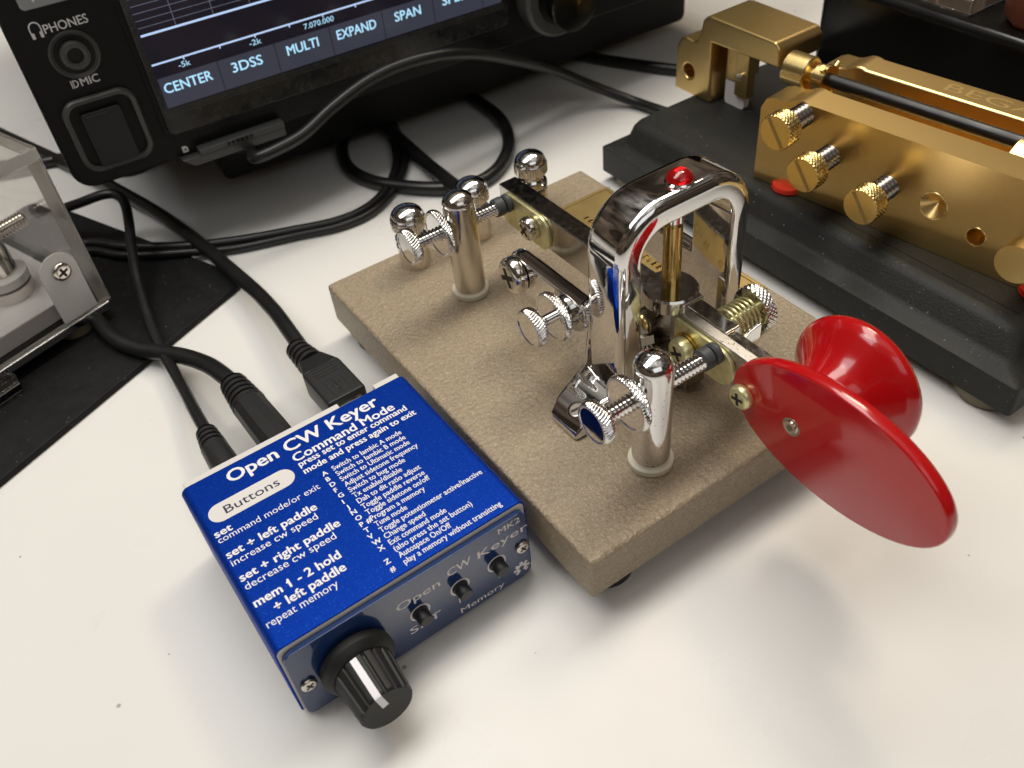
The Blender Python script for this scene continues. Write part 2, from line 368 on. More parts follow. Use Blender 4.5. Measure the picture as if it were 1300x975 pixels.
# ================================================================== TAN MORSE KEY
K = thing('telegraph_key', 'chrome single lever morse key on tan base with red paddle and jewel', 'morse key', (43, -57, 0))
H = 18.0
b = MB(); b.prism(rrect(0, 86.3, -114.3, 0, 1.0, 3), 'z', 6.0, H); base = b.build('base', m_base, K, bevel=1.0, seg=3)
for x, y in ((8, -9), (78, -9), (9.5, -106), (76, -104)):
    MB().lathe([(5.6, 0), (6.2, .8), (6.4, 6.1)], (x, y, 0), (0, 0, 1)).build('foot', m_rubber, base)
# brass name plate with a raised rim and worn embossed marks
b = MB(); b.box(56.5, 85.5, -76.8, -13.2, H - .05, H + .35); npl = b.build('name_plate', m_plate, K, bevel=0.12)
b = MB()
for x0, x1, y0, y1 in ((56.9, 85.1, -14.6, -13.6), (56.9, 85.1, -76.4, -75.4), (56.9, 57.9, -75.4, -14.6), (84.1, 85.1, -75.4, -14.6)): b.box(x0, x1, y0, y1, H + .3, H + .65)
b.build('rim', m_plate, npl, bevel=0.15)
b = MB()
for i in range(26):                                                   # illegible worn relief, two lines along the plate
    y = -22 - i * 1.9; L = random.uniform(.8, 1.5)
    if i % 7 == 5: continue
    a = rrect(70, 70 + random.uniform(1.6, 2.8), y - L, y, .3, 2); b.prism(a, 'z', H + .3, H + .55)
    if i % 3: b.prism(rrect(63.5, 63.5 + random.uniform(1.4, 2.2), y - L, y, .3, 2), 'z', H + .3, H + .55)
b.build('relief', m_brassp, npl, bevel=0.1)

# frame: arch across the lever, horns to the rear, feet
fr = MB()
xl, xr, yf, yb = 29.0, 63.8, -88.2, -76.6
ztop, zin, wl = 68.2, 62.9, 5.1
def arc(cx, cz, r, a0, a1, n=9): return [(cx + r * math.cos(a0 + (a1 - a0) * i / n), cz + r * math.sin(a0 + (a1 - a0) * i / n)) for i in range(n + 1)]
ro = 11.5; tk = 5.5
path = [(xl, H, -1, 0)] + [(xl + ro + ro * math.cos(a), ztop - ro + ro * math.sin(a), math.cos(a), math.sin(a)) for a in [PI - PI / 2 * i / 14 for i in range(15)]] + \
    [(xr - ro + ro * math.cos(a), ztop - ro + ro * math.sin(a), math.cos(a), math.sin(a)) for a in [PI / 2 - PI / 2 * i / 14 for i in range(15)]] + [(xr, H, 1, 0)]
sec = rrect(0, tk, yf, yb, (.8, .8, 2.3, 2.3), 6)                     # (depth inwards from the outer outline, y)
sec = [(a, c) for a, c in sec]; rings = []
for px, pz, nx, nz_ in path: rings.append([fr.v((px - nx * a, c, pz - nz_ * a)) for a, c in sec])
for a, c in zip(rings, rings[1:]):
    for k in range(len(sec)): q = (k + 1) % len(sec); fr.f([a[k], a[q], c[q], c[k]])
fr.f(rings[0][::-1]); fr.f(rings[-1])
frame_o = fr.build('frame', m_chrome, K, ang=50)
# profile of horn + leg + flare in (y, z)
def cheek(x0, x1):
    P = [(-77.3, 47.0)] + arc(-74.0, 44.6, 2.9, PI, 3 * PI / 2, 6)[1:] + [(-52, 41.7)] + arc(-51.6, 36.6, 5.1, PI / 2, -PI / 2, 12)[1:] + \
        [(-62, 31.2), (-66.5, 30.4), (-70.3, 28.4), (-72.8, 25.4), (-73.6, 22.8), (-73.2, 20.4), (-72.0, 18.0), (-77.3, 18.0)]
    m = MB(); m.prism(P, 'x', x0, x1); return m
cheek(xl + .1, xl + 3.9).build('horn', m_chrome, frame_o, bevel=1.5, seg=4, ang=40).modifiers[0].use_clamp_overlap = False
cheek(xr - 3.9, xr - .1).build('horn', m_chrome, frame_o, bevel=1.5, seg=4, ang=40).modifiers[0].use_clamp_overlap = False
for sgn, x0 in ((-1, xl + 1), (1, xr - 1)):
    f = MB(); P = [(x0, H), (x0, 25.0), (x0 + sgn * 4.5, 24.0), (x0 + sgn * 10.0, 21.8), (x0 + sgn * 12.6, 19.7), (x0 + sgn * 13.2, H)]
    A = [f.v((a, -87.8, z)) for a, z in P[:2]] + [f.v((a, -86.6 - .6 * i, z)) for i, (a, z) in enumerate(P[2:5])] + [f.v((P[5][0], -87.6, H))]
    B = [f.v((a, -74.5, z)) for a, z in P[:2]] + [f.v((a, -76 - .8 * i, z)) for i, (a, z) in enumerate(P[2:5])] + [f.v((P[5][0], -79.6, H))]
    f.f(A[::-1]); f.f(B)
    for i in range(6): j = (i + 1) % 6; f.f([A[i], A[j], B[j], B[i]])
    ft = f.build('frame_foot', m_chrome, frame_o, bevel=0.8, seg=3)
pan_screw('foot_bolt', (20.8, -83.4, 21.6), (-.37, -.05, .92), 2.2, 1.0, m_darkst, K, 'slot', 1.1)
pan_screw('horn_screw', (28.9, -51.4, 36.6), (-1, 0, 0), 4.5, 3.0, m_nickel, K, 'cross', .4)
# jewel
j = MB(); j.lathe([(2.9, 0), (3.0, .5), (2.6, .9)], (46.9, -84.2, ztop - .3), (0, 0, 1)).build('jewel_bezel', m_chrome, K)
MB().lathe([(2.75, 0), (2.75, .5)] + [(2.75 * math.cos(PI / 2 * i / 8) + .01, .5 + 2.2 * math.sin(PI / 2 * i / 8)) for i in range(1, 9)], (46.9, -84.2, ztop - .25), (0, 0, 1)).build('jewel', m_jewel, K)
# lever: rear bar, forward bar, pivot collar and trunnion
l = MB()
l.box(43.4, 48.6, -80, -22.8, 32.0, 41.3); lev = l.build('lever', m_steel, K, bevel=0.35)
l = MB(); l.box(43.4, 45.9, -118.5, -87.0, 31.8, 40.8); l.build('lever_strip', m_rough, lev, bevel=0.25)
l = MB(); l.box(46.0, 50.0, -100.5, -87.0, 31.0, 40.9); l.box(46.0, 48.8, -118.5, -100.6, 32.2, 40.2); l.build('lever_bar', m_steel, lev, bevel=0.3)
l = MB(); l.cyl((46.0, -84, 39.6), (0, 0, 1), 5.9, 3.7, ch=.4); l.build('pivot_collar', m_steel, lev, ang=30)
l = MB(); l.box(44.0, 50.0, -92, -78.4, 19.5, 31.9); l.cyl((44.1, -85.5, 26), (-1, 0, 0), 2.6, 1.5, 6); l.build('lever_yoke', m_darkst, lev, bevel=0.6)
l = MB(); l.box(43.6, 49.4, -90.6, -86.6, 40.5, 42.9); l.build('collar_clamp', m_nickel, lev, bevel=0.5)
MB().lathe([(1.95, 0), (1.95, 15.6), (1.55, 16.2), (1.9, 16.8), (1.9, 18.0)], (46.0, -84, 43.1), (0, 0, 1), 24).build('pivot_pin', m_brassp, K)
MB().lathe([(1.9, 0), (2.15, .2), (2.15, 1.7), (1.4, 1.9), (1.4, 2.1), (2.6, 2.2), (2.6, 4.2)], (46.0, -84, 59.6), (0, 0, 1), 24).build('pivot_screw', m_chrome, K)
MB().cyl((46.0, -84, 18), (0, 0, 1), 5.2, 11, ch=.5).build('pivot_base', m_steel, K)
l = MB(); l.cyl((43.2, -80.4, 33.6), (-1, 0, 0), 2.9, 1.0); l.cyl((42.4, -80.4, 33.6), (-1, 0, 0), 3.0, 1.2, ch=.2); l.build('stop_washer', m_darkst, K)
l = MB(); l.dome((41.2, -80.4, 33.6), (-1, 0, 0), 2.2, 1.2).build('stop_button', m_gold2, K)
l = MB(); l.lathe([(2.2, 0), (2.2, 5), (3.0, 5.4), (3.0, 7.4), (2.2, 7.8), (2.2, 10)], (40.5, -83, 24), (.1, .3, 1), 6); l.build('lever_nut', m_darkst, K)
l = MB(); l.thread((39.5, -86.5, 19), (.1, .35, 1), 1.0, 12).build('limit_screw', m_steel, K)

# contact plates on the lever
def contact_plate(y0, y1, z0, z1, rr):
    p = MB(); p.prism(rrect(y0, y1, z0, z1, rr, 7), 'x', 42.5, 43.35); return p.build('contact_plate', m_pass, K, bevel=0.18)
contact_plate(-45.0, -24.2, 31.8, 40.9, (3.6, 4.2, 4.2, 3.6))
contact_plate(-106.5, -89.2, 31.0, 39.9, (0.6, 0.6, 4.4, 4.4))
pan_screw('plate_screw', (42.4, -38.4, 36.6), (-1, 0, 0), 3.1, 2.7, m_nickel, K, 'cross', .9)
MB().lathe([(3.5, 0), (3.6, .5), (3.2, .6)], (42.5, -93.6, 34.6), (-1, 0, 0)).build('spring_washer', m_brassp, K)
pan_screw('plate_screw', (41.8, -93.6, 34.6), (-1, 0, 0), 3.1, 2.6, m_pass, K, 'cross', .5)
for y, z in ((-28.4, 38.8), (-101.6, 38.8)):
    p = MB(); p.lathe([(2.0, 0), (2.35, .3), (2.4, 1.2), (2.0, 1.6)], (42.5, y, z), (-1, 0, 0)).build('contact_pad', m_grub, K)

# contact posts with screw, lock ring and thumb head
def post(px, py, small, big, rb, pitted):
    P = MB()
    n = 8; r = 4.0
    P.lathe([(r, 0), (r, 26.2)] + [(max(r * math.cos(PI / 2 * i / n), .03), 26.2 + 3.1 * math.sin(PI / 2 * i / n)) for i in range(1, n + 1)], (px, py, 18.6), (0, 0, 1), 40)
    po = P.build('contact_post', pitted, K, ang=25)
    MB().lathe([(4.5, 0), (4.75, .3), (4.75, 1.5), (4.2, 1.8)], (px, py, H - .02), (0, 0, 1), 40).build('bushing', m_nylon, po)
    z = 38.8
    s = MB(); s.thread((small + 2, py, z), (1, 0, 0), 1.9, 40.7 - small - 4.2, .95, .5); so = s.build('contact_screw', m_chrome, po, ang=20)
    MB().lathe([(1.9, 0), (2.35, .2), (2.4, 2.2), (1.9, 2.5)], (38.0, py, z), (1, 0, 0)).build('rubber_sleeve', m_grub, so)
    MB().knurl((small, py, z), (1, 0, 0), 4.6, 2.6, 40, .42, .25, .3, .25).build('thumb_head', m_chrome, so, ang=60)
    s = MB(); s.knurl((big, py, z), (1, 0, 0), rb, 1.9, 50, .42, .25, .3, .25); s.lathe([(3.6, 0), (3.0, 1.0)], (big + 1.8, py, z), (1, 0, 0))
    s.build('lock_ring', m_chrome, so, ang=60)
post(28.3, -28.4, 12.6, 21.2, 6.1, m_nickel)
post(25.8, -101.6, 10.8, 18.9, 6.1, m_pit)
# thumb screw on the left horn
s = MB(); s.cyl((20.5, -68.3, 35.6), (1, 0, 0), 1.3, 9); ts = s.build('stop_screw', m_chrome, K)
MB().knurl((19.6, -68.3, 35.6), (1, 0, 0), 4.6, 2.6, 40, .42, .25, .3, .25).build('thumb_head', m_chrome, ts, ang=60)
s = MB(); s.knurl((25.6, -68.3, 35.6), (1, 0, 0), 5.9, 1.9, 50, .42, .25, .3, .25); s.lathe([(4.0, 0), (3.6, 1.6)], (27.4, -68.3, 35.6), (1, 0, 0)); s.build('lock_ring', m_chrome, ts, ang=60)
# binding posts
for x, y in ((23.7, -7.6), (43.6, -7.7), (63.6, -7.2)):
    p = MB(); p.lathe([(4.3, 0), (4.3, 6.6), (4.0, 7.0), (2.4, 7.2), (2.4, 7.6)], (x, y, H - .02), (0, 0, 1), 36); po = p.build('binding_post', m_nickel, K, ang=30)
    p = MB()
    def kn(r, h, t, k): return r - (.26 if (k % 4 == 0 and 11.9 < h < 14.6) else 0)
    p.lathe([(2.6, 7.3), (4.2, 7.5), (4.45, 8.0), (4.3, 8.8), (3.4, 9.2), (3.0, 9.8), (3.0, 10.6), (3.5, 11.3), (4.5, 11.7), (4.7, 12.0), (4.7, 14.4), (4.55, 14.8)] +
            [(max(4.45 * math.cos(PI / 2 * i / 8), .03), 14.9 + 3.0 * math.sin(PI / 2 * i / 8)) for i in range(9)], (x, y, H), (0, 0, 1), 160, kn)
    p.build('binding_nut', m_chrome, po, ang=30)
# tension spring on the right
s = MB(); s.cyl((48.5, -96.4, 38.2), (1, 0, 0), 1.2, 13.4); s.dome((61.8, -96.4, 38.2), (1, 0, 0), 2.0, 1.0); s.cyl((60.6, -96.4, 38.2), (1, 0, 0), 2.0, 1.2); s.build('spring_rod', m_pass, K)
s = MB(); s.tube([(50.1 + 6.8 * i / 140, -96.4 + 3.5 * math.cos(2 * PI * 6 * i / 140), 38.2 + 3.5 * math.sin(2 * PI * 6 * i / 140)) for i in range(141)], .29, 8, 1)
s.build('tension_spring', m_pass, K)
MB().diamond((57.2, -96.4, 38.2), (1, 0, 0), 5.3, 2.6, 30, .5).build('tension_nut', m_chrome, K, ang=60)
s = MB(); s.prism([(46.5, 33.0), (55.6, 33.0), (55.6, 38.8), (52.6, 38.3), (49.2, 36.4), (46.5, 36.4)], 'y', -101.2, -100.3); s.box(46.5, 55.6, -100.4, -90.5, 32.0, 33.0); s.build('spring_bracket', m_chrome, K, bevel=0.25)
# red finger pieces
s = MB(); n = 64
ell = [(-132.8 + 23.9 * math.cos(2 * PI * i / n), 38.3 + 13.4 * math.sin(2 * PI * i / n)) for i in range(n)]
rings = []
for sc_, x in ((.03, 39.6), (.958, 39.62), (.975, 39.7), (.987, 39.88), (.996, 40.15), (1.0, 40.6), (1.0, 41.4), (.993, 41.9), (.97, 42.5), (.93, 42.75), (.03, 42.8)):
    dl = (1 - sc_) if sc_ > .5 else (1 - sc_)
    rings.append([s.v((x, -133 + (a + 133) * (1 - dl * .55 if sc_ > .5 else sc_), 38.3 + (b_ - 38.3) * sc_)) for a, b_ in ell])
for a, b_ in zip(rings, rings[1:]):
    for k in range(n): q = (k + 1) % n; s.f([a[k], a[q], b_[q], b_[k]])
s.f(rings[0][::-1]); s.f(rings[-1])
pad = s.build('finger_paddle', m_red, K, ang=60)
pan_screw('paddle_screw', (39.6, -112.2, 36.6), (-1, 0, 0), 2.6, 1.9, m_pass, K, 'cross', .2)
s = MB(); s.lathe([(2.0, 0), (2.0, .12), (1.45, .16), (1.4, .5)], (39.65, -124.0, 37.4), (-1, 0, 0)); rv = s.build('rivet', m_nickel, pad)
MB().lathe([(.75, 0), (.75, .02)], (39.1, -124.0, 37.4), (-1, 0, 0), 6).build('socket', m_darkst, rv)
prof = [(6.4, 0), (6.5, .8), (6.9, 2.6), (7.8, 4.6), (9.2, 6.5), (11.0, 8.3), (12.6, 9.7), (13.6, 10.7), (14.0, 11.5), (14.0, 12.4), (13.6, 13.3), (12.4, 14.1), (9, 14.9), (4, 15.4), (.05, 15.5)]
MB().lathe(prof, (44.6, -124.0, 38.0), (1, 0, 0), 64).build('finger_knob', m_red, K, ang=60)

# ================================================================== BLUE KEYER BOX
ka = 0.0100; KB = thing('keyer_box', 'small blue metal keyer box with white printed command list and black knob', 'keyer', (-56.98, -98.05, 0), ka)
KM = Matrix.Translation((-56.98, -98.05, 0)) @ Matrix.Rotation(ka, 4, 'Z')
kw, kd, kh = 54.06, 49.12, 23.49
b = MB(KM); b.prism(rrect(.25, kw - .25, 2.0, kh - .2, (.6, 1.6, 1.6, .6), 5), 'y', .35, kd - 2.0)
b.box(1.2, 37.6, kd - 1.98, kd, 3.0, kh - .35); b.box(46.6, kw - 1.2, kd - 1.98, kd, 3.0, kh - .35); b.box(37.6, 46.6, kd - 1.98, kd, 3.0, 6.4)
case = b.build('case', m_alu, KB, bevel=0.2)
b = MB(KM); b.prism(rrect(0, kw, 2.2, kh, (.6, 1.8, 1.8, .6), 6), 'y', .36, kd - 1.9); b.build('painted_shell', m_blue, KB, bevel=0.12)
b = MB(KM); b.flat(rrect(2.0, 52.0, 1.0, 46.0, .2), 'z', kh - 1.0); b.bm.clear()
b = MB(KM); b.prism(rrect(.8, kw - .9, 1.4, 22.0, 2.0, 5), 'y', -.9, .34); pnl = b.build('front_panel', m_panel, KB, bevel=0.12)
for x, y in ((5, 5), (49, 5), (5, 44), (49, 44)):
    MB(KM).lathe([(3.4, 0), (3.6, .4), (3.6, 2.3)], (x, y, 0), (0, 0, 1), 24).build('foot', m_rubber, KB)
# lid lettering
ZT = kh + .03
tx = lambda *a, **k: lid.text(*a, **k)
lid = MB(KM)
tx('Open CW Keyer', 9.4, 42.25, 'z', ZT, 3.45, 35.4, 0, heavy=.13)
lid.build('title_lettering', m_white, KB, recalc=False)
lid = MB(KM)
tx('Command Mode', 22.6, 38.65, 'z', ZT, 2.45, 24.2, 0, heavy=.09)
tx('press set to enter command', 22.8, 36.75, 'z', ZT, 1.75, 26.0, 0, heavy=.06)
tx('mode and press again to exit', 22.8, 34.35, 'z', ZT, 1.75, 26.9, 0, heavy=.06)
lid.build('heading_lettering', m_white, KB, recalc=False)
lid = MB(KM)
for s_, x, y, h, w, bo in (('set', 1.6, 30.55, 1.8, 3.5, .08), ('command mode/or exit', 1.6, 28.85, 1.55, 22.0, .0), ('set + left paddle', 1.6, 24.35, 1.9, 19.1, .08), ('increase cw speed', 1.6, 22.1, 1.65, 18.2, .0),
        ('set + right paddle', 1.6, 17.75, 1.9, 20.9, .08), ('decrease cw speed', 1.6, 15.45, 1.65, 18.9, .0), ('mem 1 - 2 hold', 1.5, 10.85, 1.95, 17.6, .08), ('+ left paddle', 4.2, 7.75, 1.95, 14.4, .08), ('repeat memory', 1.5, 5.4, 1.65, 14.3, .0)):
    tx(s_, x, y, 'z', ZT, h * 1.07, w, 0, heavy=bo)
lid.flat([(8.1, 12.25), (8.85, 12.95), (8.85, 12.4), (8.35, 11.95)], 'z', ZT)
lid.build('button_lettering', m_white, KB, recalc=False)
lid = MB(KM)
LN = [('Switch to Iambic A mode', 16.4), ('Switch to Iambic B mode', 16.35), ('Switch to Ultimatic mode', 16.3), ('Adjust sidetone frequency', 17.2), ('Switch to bug mode', 13.0), ('Tx enable/disable', 11.2), ('Dah to dit ratio adjust', 14.55),
      ('Toggle paddle reverse', 14.4), ('Toggle sidetone on/off', 14.55), ('Program a memory', 12.25), ('Tune mode', 7.0), ('Toggle potentiometer active/inactive', 23.6), ('Change speed', 9.0), ('Exit command mode', 12.7), ('(also press the set button)', 17.5), ('Autospace On/Off', 11.5), ('play a memory without transitting', 22.0)]
for i, (s_, w) in enumerate(LN):
    tx(s_, 27.85, 31.3 - i * 1.845, 'z', ZT, 1.36, w, 0, heavy=.025)
for i, ch in enumerate('ABDFGIJNOPTVWX'):
    tx(ch, 25.25 if ch in 'VW' else 25.45, 31.3 - i * 1.845, 'z', ZT, 1.18, None, .01, heavy=.03)
tx('#', 26.85, 31.3 - 9 * 1.845, 'z', ZT, 1.18, None, .01, heavy=.03); tx('Z', 24.9, 3.9, 'z', ZT, 1.18, None, .01, heavy=.03); tx('#', 24.9, 1.8, 'z', ZT, 1.18, None, .01, heavy=.03)
lid.build('command_lettering', m_white, KB, recalc=False)
b = MB(KM); b.flat(rrect(2.3, 21.0, 33.7, 38.75, 2.5, 8), 'z', ZT - .005); lab = b.build('heading_label', m_pill, KB, recalc=False)
b = MB(KM); b.text('Buttons', 5.6, 35.1, 'z', ZT + .03, 2.25, 11.9, 0); b.build('label_lettering', m_navy, lab, recalc=False)
# front panel print
FY = -.9 - .03
b = MB(KM)
for s_, x, z, h, w in (('Open', 22.9, 15.4, 2.2, 9.6), ('CW', 34.4, 16.3, 2.3, 5.4), ('Keyer', 41.4, 16.0, 2.2, 11.9), ('MK2', 46.6, 19.5, 1.6, 5.2), ('SET', 24.2, 6.1, 2.0, 7.1), ('1', 35.6, 6.2, 1.6, None), ('2', 45.0, 6.2, 1.6, None), ('Memory', 35.5, 2.55, 1.6, 10.7)):
    b.text(s_, x, z, 'y', FY, h, w, 0, heavy=.02)
b.build('panel_lettering', m_silk, pnl, recalc=False)
b = MB(KM); g = []                                                     # the toothed gear mark with a slot at its foot
for k in range(8):
    if k == 6: continue
    a0 = 2 * PI * k / 8
    for da, r in ((-.30, 1.35), (-.20, 2.0), (.20, 2.0), (.30, 1.35)): g.append((a0 + da, r))
g = sorted(((a + PI / 2) % (2 * PI), r) for a, r in g)
outer = [(50.75 + r * math.cos(a - PI / 2), 4.7 + r * math.sin(a - PI / 2)) for a, r in g if .35 < a < 2 * PI - .35]
inner = [(50.75 + .62 * math.cos(-PI / 2 + .45 + (2 * PI - .9) * i / 12), 4.7 + .62 * math.sin(-PI / 2 + .45 + (2 * PI - .9) * i / 12)) for i in range(12, -1, -1)]
b.flat(outer + inner, 'y', FY); b.build('gear_mark', m_silk, pnl, recalc=False)
for x in (27.2, 36.4, 45.2):
    b = MB(KM); n = 28
    for i in range(n):
        q = [b.v((x + r * math.cos(2 * PI * k / n), FY, 11.2 + r * math.sin(2 * PI * k / n))) for r, k in ((2.25, i), (2.25, i + 1), (1.85, i + 1), (1.85, i))]; b.f(q)
    bt = MB(KM); bt.lathe([(1.65, 0), (1.65, .5), (1.52, .6), (1.48, 2.4), (1.3, 2.65)], (x, -.9, 11.2), (0, -1, 0), 28); bo = bt.build('push_button', m_btn, KB, ang=40)
    b.build('ring_mark', m_silk, bo, recalc=False)
def kscrew(x, z):
    sx_ = KM @ Vector((x, -.9, z)); d = KM.to_3x3() @ Vector((0, -1, 0)); pan_screw('panel_screw', sx_, d, 1.6, .8, m_nickel, KB, 'cross', .6)
kscrew(3.1, 11.2); kscrew(51.4, 11.6)
# knob
kx0, kz0 = 12.5, 11.0
k = MB(KM)
def flute(r, h, t, i): return r - (.42 if (i % 9) < 3 and 3.9 < h < 12.2 and r > 3 else 0)
k.lathe([(7.2, 0), (7.4, .5), (7.4, 1.9), (6.7, 3.1), (6.1, 3.5)], (kx0, -1.5, kz0), (0, -1, 0), 64)
k.lathe([(5.9, 3.4), (5.85, 4.0), (5.3, 12.1), (4.95, 12.6), (.05, 12.6)], (kx0, -1.5, kz0), (0, -1, 0), 162, flute)
kn = k.build('knob', m_knob, KB, ang=28)
k = MB(KM)
ta = math.radians(101); c, s_ = math.cos(ta), math.sin(ta)
def kp(r, side, y): return (kx0 + r * c - side * s_, y, kz0 + r * s_ + side * c)
P = [(5.95, -5.2), (5.42, -13.55), (5.05, -14.16), (1.2, -14.16)]
L = [k.v(kp(r, -.7, y)) for r, y in P]; Rr = [k.v(kp(r, .7, y)) for r, y in P]
for i in range(3): k.f([L[i], L[i + 1], Rr[i + 1], Rr[i]])
L2 = [k.v(kp(r - .3, -.55, y + .2)) for r, y in P]; R2 = [k.v(kp(r - .3, .55, y + .2)) for r, y in P]
for A, B in ((L, L2), (Rr, R2)):
    for i in range(3): k.f([A[i], A[i + 1], B[i + 1], B[i]])
k.f([L[0], Rr[0], R2[0], L2[0]]); k.f([L[3], Rr[3], R2[3], L2[3]])
k.build('pointer', m_point, kn, bevel=0.08)
MB(KM).cyl((kx0, -.8, kz0), (0, -1, 0), 3, 1.0).build('shaft', m_nickel, kn)

# ================================================================== CABLES
def cable(name, label, pts, r, extra=None, group=None):
    if extra is None:
        m = MB(); m.tube(pts, r); return m.build(name, m_cable, origin=pts[0], label=label, cat='cable')
    o = thing(name, label, 'cable', pts[0]); m = MB(); m.tube(pts, r); m.build('cord', m_cable, o); extra(o); return o
def ribs(m, p0, p1, r0, r1, n):
    p0, p1 = Vector(p0), Vector(p1); L = (p1 - p0).length; prof = []
    for i in range(n):
        h = L * i / n; r = r0 + (r1 - r0) * i / n; q = L / n
        prof += [(r, h), (r, h + q * .55), (r * .78, h + q * .6), (r * .78, h + q * .95)]
    prof.append((r1, L)); m.lathe(prof, p0, p1 - p0, 24)
def usb(o):
    x, y0, z = -12.0, -47.2, 12.0
    F = frame((-14.4, -39.0, 11.3), (1, .03, 0))
    m = MB(F); m.prism(rrect(-5.1, 5.1, -3.9, 3.9, .8, 3), 'y', 0, 13.5)
    pl = m.build('plug', m_plug, o, bevel=0.5)
    m = MB(F); m.prism(rrect(-5.1, 5.1, -3.9, 3.9, .8, 3), 'y', 13.45, 20.5, .62); m.build('shoulder', m_plug, o, bevel=0.4)
    m = MB(F); m.prism(rrect(-3.7, 3.7, -2.4, 2.4, .5, 3), 'y', -10.2, .3); m.build('metal_tip', m_nickel, o, bevel=0.2)
    m = MB(F)
    for i in range(4): m.box(-2.9, 2.9, 9.6 + i * 1.15, 10.1 + i * 1.15, 3.7, 4.05)
    for q in ((-2.4, 2.4, 7.6, 8.0), (-2.4, 2.4, 1.9, 2.3), (-2.4, -2.0, 2.3, 7.6), (2.0, 2.4, 2.3, 7.6)): m.box(*q, 3.7, 4.0)
    m.tube([(0, 2.8, 3.9), (0, 6.9, 3.9)], .22, 8, 1); m.tube([(0, 4, 3.9), (1.0, 5.2, 3.9), (1.0, 6, 3.9)], .2, 8, 2); m.tube([(0, 3.6, 3.9), (-1.0, 4.6, 3.9), (-1.0, 5.4, 3.9)], .2, 8, 2)
    m.build('embossing', m_plug, pl, bevel=0.05)
    m = MB(); ribs(m, F @ Vector((0, 20.0, 0)), F @ Vector((-.4, 28.5, -.2)), 3.7, 2.9, 4); m.build('strain_relief', m_plug, o, ang=25)
cable('usb_cable', 'black usb cable plugged into the back right of the blue box', [(-14.6, -12.5, 11.1), (-14.2, -5, 10.9), (-13.7, 3, 10.5), (-13.3, 11, 9.6), (-13.3, 24.4, 8.0), (-14.6, 44.1, 6.2), (-16.8, 67.1, 5.2), (-21.2, 92.4, 5.0), (-27.3, 115.7, 5.5), (-32.4, 136, 5.2), (-38, 160, 2.6), (-60, 230, 2.3)], 2.15, usb)
def pwr(o):
    m = MB(); a, b_ = Vector((-32.6, -46.9, 11.0)), Vector((-33.7, -22.5, 11.0))
    m.lathe([(4.4, 0), (4.5, 14), (4.3, 24.4)], a, b_ - a, 12); m.build('plug', m_plug, o, ang=20)
    m = MB(); ribs(m, b_, (-34.0, -12.3, 11.0), 4.3, 3.4, 5); m.build('strain_relief', m_plug, o, ang=25)
cable('power_cable', 'thick black power cable with ribbed plug at the middle of the box', [(-33.9, -15.0, 11.0), (-34.4, -9.1, 10.8), (-36.2, 1.0, 9.4), (-39.7, 11.9, 6.8), (-44.1, 20.3, 5.0), (-48.7, 27.3, 4.4), (-52.2, 34.6, 4.3), (-53.9, 44.2, 4.3), (-54.7, 58, 4.3), (-52, 75, 4.3), (-58, 100, 4.3)], 2.3, pwr)
def jk(o):
    m = MB(); a, b_ = Vector((-45.9, -46.9, 10.0)), Vector((-45.9, -30.0, 10.0))
    m.lathe([(3.3, 0), (3.4, 12), (3.2, 17)], a, b_ - a, 24); m.build('plug', m_plug, o, ang=25)
    m = MB(); ribs(m, b_, (-45.6, -23.0, 10.0), 3.2, 2.5, 4); m.build('strain_relief', m_plug, o, ang=25)
cable('audio_cable', 'thin black audio cable looping up from the back left of the box', [(-45.5, -24.0, 10.0), (-45.2, -14.1, 9.2), (-44.3, 1.3, 6.4), (-43.7, 16.9, 5.4), (-42.7, 31.3, 5.6), (-40.2, 47.8, 8.0), (-36.3, 63.1, 12.0), (-32.8, 73.7, 15.0), (-30.5, 83.5, 17.0), (-31.5, 89.1, 18.0), (-35.3, 91.9, 18.0), (-42.1, 96.1, 16.0), (-49.2, 104.8, 12.0), (-58, 117.0, 7.0), (-75, 130, 4)], 1.55, jk)
cable('signal_cable', 'thin black cable curving up behind the first binding post', [(-75, 104, 3.6), (-47.2, 94.4, 3.6), (-35.6, 81.9, 3.6), (-20.3, 69.2, 3.4), (-5.5, 62.7, 2.0), (10.9, 56.1, 1.6), (25.5, 50.8, 1.6), (37.6, 51.7, 1.6), (48.5, 58.8, 1.6), (57.2, 68.6, 2.2), (62.7, 79.8, 3.0), (66.6, 93.5, 3.0), (70.5, 108.5, 2), (80, 140, 1.6)], 1.55)
cable('ground_cable', 'thin glossy black cable lying beside the signal cable on the table', [(-77, 99, 3.6), (-48.7, 90.1, 3.6), (-37.3, 77.0, 3.6), (-21.7, 65.6, 3.5), (-12.0, 61.3, 2.0), (-4.0, 57.8, 1.6), (11.9, 52.2, 1.5), (24, 47.8, 1.5), (36, 48.0, 1.5), (48.5, 55.2, 1.5), (59, 66.2, 1.8), (66, 80, 1.8), (70, 93, 1.8), (76, 120, 1.6)], 1.4)
cable('key_cable', 'thick black cable running from under the radio to the middle binding post', [(62, 140, 14), (64.2, 112, 9.5), (64.4, 99.2, 7.0), (65.0, 83.8, 4.6), (64.1, 59.7, 3.4), (62.3, 38.2, 5.2), (58.4, 20.4, 10), (51.5, 4, 18), (46.5, -4.2, 25.6)], 2.5)
cable('looped_cable', 'black cable lying in a wide loop behind the tan key', [(80, 135, 2.4), (67.9, 107.7, 2.8), (57.4, 103.5, 2.6), (48.1, 93.4, 2.4), (42.9, 78.1, 2.4), (44.5, 64.6, 2.4), (50.9, 53.8, 2.4), (60.2, 43.3, 2.4), (69.5, 38.0, 2.4), (80.4, 40.1, 2.4), (91.2, 48.7, 2.4), (98.8, 60.7, 2.4), (102.3, 72.5, 2.8), (102.8, 86.6, 3.2), (102.7, 100.5, 3.2), (98, 125, 2.4)], 2.3)
